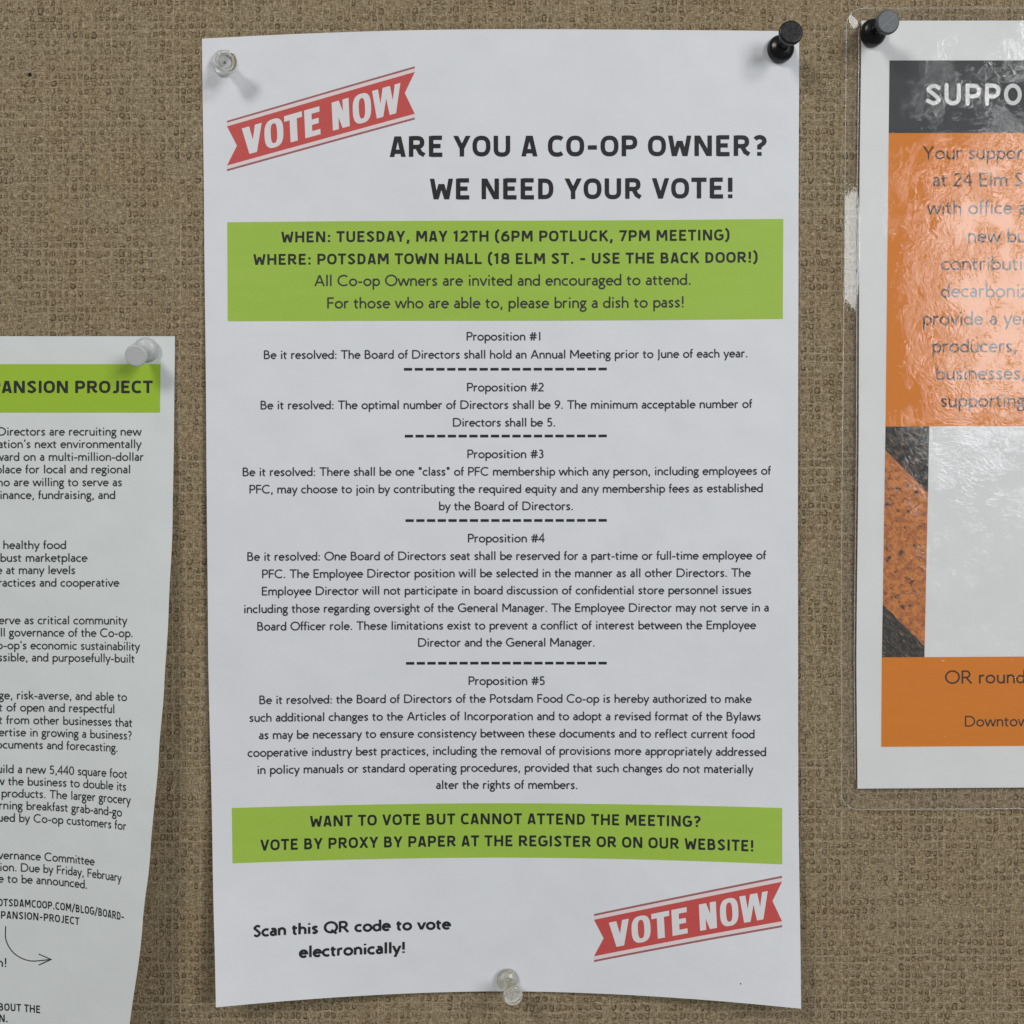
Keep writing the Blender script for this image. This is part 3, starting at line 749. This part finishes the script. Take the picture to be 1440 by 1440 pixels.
LEFT = [('Directors are recruiting new', 198, 612.5, 0), ('ation\u2019s next environmentally', 198, 630, 0), ('ward on a multi-million-dollar', 201.3, 648, 0),
 ('place for local and regional', 183, 665.6, 0), ('ho are willing to serve as', 171, 683.7, 0), ('inance, fundraising, and', 161.6, 701.7, 0),
 ('healthy food', 92.5, 772, 0), ('bust marketplace', 122.2, 790, 0), ('e at many levels', 105.2, 807.3, 0), ('ractices and cooperative', 167, 825, 0),
 ('erve as critical community', 178, 877.8, .02), ('ll governance of the Co-op.', 186.5, 895, .02), ('o-op\u2019s economic sustainability', 195.8, 913, .03),
 ('ssible, and purposefully-built', 188.7, 930, .04),
 ('ge, risk-averse, and able to', 178, 983.3, .05), ('t of open and respectful', 160.8, 1000.3, .05), ('t from other businesses that', 185.4, 1018, .06),
 ('ertise in growing a business?', 184.8, 1035.3, .06), ('ocuments and forecasting.', 165.4, 1052.6, .06),
 ('uild a new 5,440 square foot', 178.2, 1087, .08), ('w the business to double its', 176.9, 1104, .08), ('products. The larger grocery', 183, 1121, .09),
 ('rning breakfast grab-and-go', 171, 1138, .09), ('ued by Co-op customers for', 176.9, 1155.3, .10),
 ('vernance Committee', 132.4, 1208, .08), ('ion. Due by Friday, February', 170, 1224.8, .12), ('e to be announced.', 122.3, 1241, .07)]
START = [-3, -2, -6, -5, -3, .5, 5, 1, -4, -2, -1, 1, -4, -2, -1, -1, -1, -1, -5, -4, -5, 2.5, -1, -3, -2, .3, -2]   # where each visible line begins
for (t_, xe, y_, sq), xa in zip(LEFT, START):
    text(lf, left, t_, xa, xe, y_, 11.8, GILL, M['body'], 100, squeeze=sq)
text(lf, left, 'OTSDAMCOOP.COM/BLOG/BOARD-', -3, 174, 1274.2, 10.6, HEAD, M['black'], 128, track=35, squeeze=.12)
text(lf, left, 'PANSION-PROJECT', 1.4, 111, 1291.6, 10.6, HEAD, M['black'], 128, track=35, squeeze=.05)
text(lf, left, 'n!', -4, 9.3, 1359.3, 12.5, GILL, M['body'], 95)
text(lf, left, 'ABOUT THE', -9.5, 56.3, 1421, 10.6, HEAD, M['black'], 128, track=35)
text(lf, left, 'N.', -1, 10.6, 1437, 10.6, HEAD, M['black'], 128, track=35)
shaft = spl((8, 1302), (8.5, 1322), (20, 1340), (42, 1349), (71.5, 1344.2))
ar = []
for pl in stroke_mesh(shaft, .75) + stroke_mesh([(54.5, 1338.5), (71.8, 1344.2), (54.5, 1353.8)], .75): ar.append(pl)
polyprint('drawn_arrow', left, ar, M['body'], lf, .08)

# ------------------------------------------------------------------ laminated poster at the right
def lift_poster(x, y): return 1.2 + .9 * sin(max(0, min(1, y / 1150)) * pi) + .5 * (x - 1190) / 800
def bend_poster(x, y): return (-.007 * (x - 1211)) * min(1, max(0, y / 1100))
poster = Surf(bend_poster, lift_poster)
ps = thing('laminated_poster', 'orange and charcoal laminated poster at the right edge, its film glaring', 'poster', (1620 * S - 720 * S, 0, 0))
PX = [(29, 1211.3), (300, 1208.4), (600, 1207.6), (930, 1204.3), (1109, 1205.8)]
sheet('sheet', poster, lambda s, t: interp(PX, 29 + 1080 * t) * (1 - s) + 2048 * s, lambda s, t: 29 + 1080 * t, 60, 60, M['card'], ps)
XR = 2010
panel(ps, poster, Lc(1250.9, 1249.8), Lc(XR, XR), lambda s: 85, lambda s: 187.2, M['charcoal'], name='header_band', nx=30, ny=10)
panel(ps, poster, Lc(1249.8, 1245.2), Lc(XR, XR), lambda s: 187.2, lambda s: 600, M['orange'], name='orange_panel', nx=30, ny=20)
panel(ps, poster, Lc(1240, 1239.2), Lc(XR, XR), lambda s: 924.6, lambda s: 1050.5, M['orange'], name='orange_panel', nx=30, ny=10)
pv, pf = grid(poster, lambda s, t: (1245.2 - 5 * t) * (1 - s) + (1307 - 7 * t) * s, lambda s, t: 600 + 324.6 * t, 6, 20, .05)
link('hazard_stripe_picture', pv, pf, M['hazard'], ps, loc=((1240 - 720) * S, -.001, (720 - 925) * S))
text(ps, poster, 'SUPPOR', 1303.5, None, 148.2, 30.5, ROUND, M['poster_white'], 132, sx=(1435.6 - 1303.5) / (width_of('SUPPO', ROUND, 55) - 120), track=55, name='heading', cr=True)
PT = [('Your suppor', 1299, 224.3, 1, 19.2), ('at 24 Elm S', 1312.7, 262.3, 1, 19.2), ('with office a', 1305, 301.5, 1, 19.2), ('new bu', 1361.5, 341.3, 1, 19.2),
      ('contributi', 1324.5, 380.2, 1.05, 19.2), ('decarboniz', 1324.5, 418.6, 1, 19.2), ('provide a yea', 1298.5, 457.5, 1, 19.2),
      ('producers,', 1311.8, 496.2, 1, 19.2), ('businesses,', 1317.2, 534.6, 1, 19.2), ('supporting', 1323.5, 573, 1, 19.2),
      ('OR round', 1330, 962.2, 1, 18.6), ('Downtow', 1357, 1022.8, .80, 15.2)]
SXP = (1429.3 - 1311.8) / (width_of('producers,', GILL, 0) - 120)
for t_, xa, y_, k, cp in PT:
    text(ps, poster, t_, xa, None, y_, cp, GILL, M['poster_text'], 84, sx=SXP * k)
# clear film: rounded rectangle pouch, larger than the sheet, front layer in front of the print
def film_pts():
    x0, x1, y0, y1, r = 1190.5, 2072, 11.5, 1138.5, 24
    def xe(y): return x0 - 7.5 * min(1, max(0, (y - 11) / 800)) 
    return x0, x1, y0, y1, r, xe
x0, x1, y0, y1, r, xe = film_pts()
def fxx(s, t):
    y = y0 + (y1 - y0) * t
    ins = 0
    for yy in (y - y0, y1 - y):
        if yy < r: ins = max(ins, r - math.sqrt(max(0, r * r - (r - yy) ** 2)))
    return (xe(y) + ins) * (1 - s) + (x1 - ins) * s
def film_lift(x, y):
    e = max(0, 1 - abs(x - xe(y)) / 21)
    corner = max(0, 1 - math.hypot(x - 1188, y - 9) / 40)       # the free margin curls off the board a little
    return lift_poster(x, y) + .35 + e * (.12 + .42 * math.exp(-((y - 350) / 75) ** 2)) + 1.05 * corner
film = Surf(bend_poster, film_lift)
def tt(t):      # rows closer together in the rounded corners
    return t
ys = [0, .001, .002, .0035, .005, .0075, .010, .013, .017, .0215] + [.0215 + k * (1 - .043) / 90 for k in range(1, 90)] + [1 - q for q in (.0215, .017, .013, .010, .0075, .005, .0035, .002, .001, 0)]
xs = [0, .002, .004, .006, .009, .012, .015, .018, .022, .026, .03, .04] + [.04 + k * .96 / 50 for k in range(1, 51)]
vs = [film.at(fxx(s, t), y0 + (y1 - y0) * t) for t in ys for s in xs]
nn = len(xs)
fs = [(j * nn + i, (j + 1) * nn + i, (j + 1) * nn + i + 1, j * nn + i + 1) for j in range(len(ys) - 1) for i in range(nn - 1)]
link('clear_film', vs, fs, M['film'], ps, smooth=True)

# the cut edge of the pouch catches light all round, and a welded line runs beside the sheet
def tube(name, pts, rad, material, parent):
    vs, fs = [], []
    n = len(pts)
    for i in range(n):
        a, b = pts[max(0, i - 1)], pts[min(n - 1, i + 1)]
        tx, tz = b[0] - a[0], b[2] - a[2]
        l = math.hypot(tx, tz) or 1
        nx, nz = -tz / l, tx / l
        for k in range(6):
            an = 2 * pi * k / 6
            vs.append((pts[i][0] + nx * rad * cos(an), pts[i][1] + rad * sin(an), pts[i][2] + nz * rad * cos(an)))
    for i in range(n - 1):
        for k in range(6):
            a, b = i * 6 + k, i * 6 + (k + 1) % 6
            fs.append((a, b, b + 6, a + 6))
    return link(name, vs, fs, material, parent, smooth=True)
M['film_edge'] = make_plastic('clear_film_edge', (.90, .90, .86), .18, trans=.72)
rim = [film.at(fxx(1, t), y0 + (y1 - y0) * t) for t in reversed(ys)] + [film.at(fxx(1 - k / 60, 0), y0) for k in range(1, 60)] + \
      [film.at(fxx(0, t), y0 + (y1 - y0) * t) for t in ys] + [film.at(fxx(k / 60, 1), y1) for k in range(1, 61)]
tube('film_edge', rim, .00013, M['film_edge'], ps)
weld = [film.at(interp(PX, y) - 3.2, y, .02) for y in [40 + k * 12 for k in range(89)]]
tube('weld_line', weld, .00016, M['film_edge'], ps)

# ------------------------------------------------------------------ push pins
def lathe(prof, n=40):
    vs, fs = [], []
    for (r, z) in prof:
        for k in range(n):
            a = 2 * pi * k / n
            vs.append((r * cos(a), r * sin(a), z))
    for j in range(len(prof) - 1):
        for k in range(n):
            a, b = j * n + k, j * n + (k + 1) % n
            fs.append((a, b, b + n, a + n))
    fs.append(tuple(reversed(range(n))))
    fs.append(tuple(range((len(prof) - 1) * n, len(prof) * n)))
    return vs, fs

def smooth_prof(p, k=4): return spl(*p, k=k)
COLLAR = [(1.2, 0), (4.35, .0), (4.75, .25), (4.9, .8), (4.8, 1.5), (4.45, 2.3), (3.8, 3.0), (2.9, 3.45), (2.3, 3.7)]
GRIP = [(2.3, 3.7), (2.15, 4.3), (2.2, 5.2), (2.45, 7.2), (2.75, 9.2), (3.2, 10.8), (3.75, 11.7)]
HEADP = [(3.75, 11.7), (4.1, 12.2), (4.2, 12.8), (4.15, 13.5), (3.95, 13.85), (3.6, 14.0)]
def pin(label, surf, x, y, hx, hy, mats, group, scale=1.0, solid=False, seam=None, length=1.0):
    """stands at sheet point x,y; its head centre shows at hx,hy"""
    import mathutils
    h0 = (surf.lift(x, surf.unbend(x, y)) + .25) * .001 if surf else .0003
    k = (D - h0) / D
    base = mathutils.Vector(((x - 720) * S * k, -h0, (720 - y) * S * k))
    hh = h0 + .0135 * scale * length
    k = (D - hh) / D
    tip = mathutils.Vector(((hx - 720) * S * k, -hh, (720 - hy) * S * k))
    ax = (tip - base).normalized()
    t = thing('push_pin', label, 'push pin', base, group)
    t.rotation_mode = 'QUATERNION'
    t.rotation_quaternion = ax.to_track_quat('Z', 'Y')
    u = .001 * scale
    def add(name, prof, m, sm=True):
        vs, fs = lathe([(a * u, b * u * (length if b > 3.7 else 1)) for a, b in prof])
        me = bpy.data.meshes.new(name)
        me.from_pydata(vs, [], fs); me.materials.append(m)
        me.polygons.foreach_set('use_smooth', [len(f.vertices) == 4 for f in me.polygons])
        o = bpy.data.objects.new(name, me); C.objects.link(o); o.parent = t
        return o
    if solid:
        add('pin_body', smooth_prof(COLLAR)[:-1] + smooth_prof(GRIP)[:-1] + smooth_prof(HEADP) , mats[0])
    else:
        add('collar', smooth_prof(COLLAR), mats[0])
        add('grip', [(a, b + .01) for a, b in smooth_prof(GRIP)], mats[0])
        hd = add('head', [(a, b + .02) for a, b in smooth_prof(HEADP)], mats[1])
        if seam is not None:     # mould seam across the flat top
            L_, w_ = 3.4 * u, .10 * u
            z0_, z1_ = 13.99 * u * length, 14.10 * u * length
            c, s_ = cos(seam), sin(seam)
            co = []
            for z in (z0_, z1_):
                for a, b in ((-L_, -w_), (L_, -w_), (L_, w_), (-L_, w_)): co.append((a * c - b * s_, a * s_ + b * c, z))
            me = bpy.data.meshes.new('mould_seam')
            me.from_pydata(co, [], [(3, 2, 1, 0), (4, 5, 6, 7), (0, 1, 5, 4), (1, 2, 6, 5), (2, 3, 7, 6), (3, 0, 4, 7)])
            me.materials.append(M['pin_black'])
            o = bpy.data.objects.new('mould_seam', me); C.objects.link(o); o.parent = hd
    nd = lathe([(.55 * u, 0.0), (.55 * u, -.0012), (.5 * u, -.007), (.05 * u, -.0095)], 12)
    me = bpy.data.meshes.new('needle'); me.from_pydata(nd[0], [], nd[1]); me.materials.append(M['steel'])
    o = bpy.data.objects.new('needle', me); C.objects.link(o); o.parent = t
    return t
GR = 'push pins holding the papers'
pin('clear push pin in the top left corner of the tall voting notice', main, 315, 89, 318.5, 86, [M['pin_clear']], GR, solid=True, scale=.90)
pin('glossy black push pin in the top right corner of the tall voting notice', main, 1096.8, 70, 1112.5, 45.5, [M['pin_black'], M['pin_black']], GR)
pin('yellowish clear push pin at the bottom edge of the tall voting notice', main, 713.2, 1376.5, 722, 1401, [M['pin_clear_warm']], GR, solid=True, scale=.80, length=1.15)
pin('frosted white push pin in the top right corner of the left flyer', left, 207, 491.5, 190.3, 500.5, [M['pin_frost'], M['pin_frost']], GR, scale=.92)
pin('black push pin with scuffed grey top through the laminated poster corner', film, 1226.5, 47, 1249, 30.7, [M['pin_black'], M['pin_scuffed']], GR, scale=.98, seam=.75)
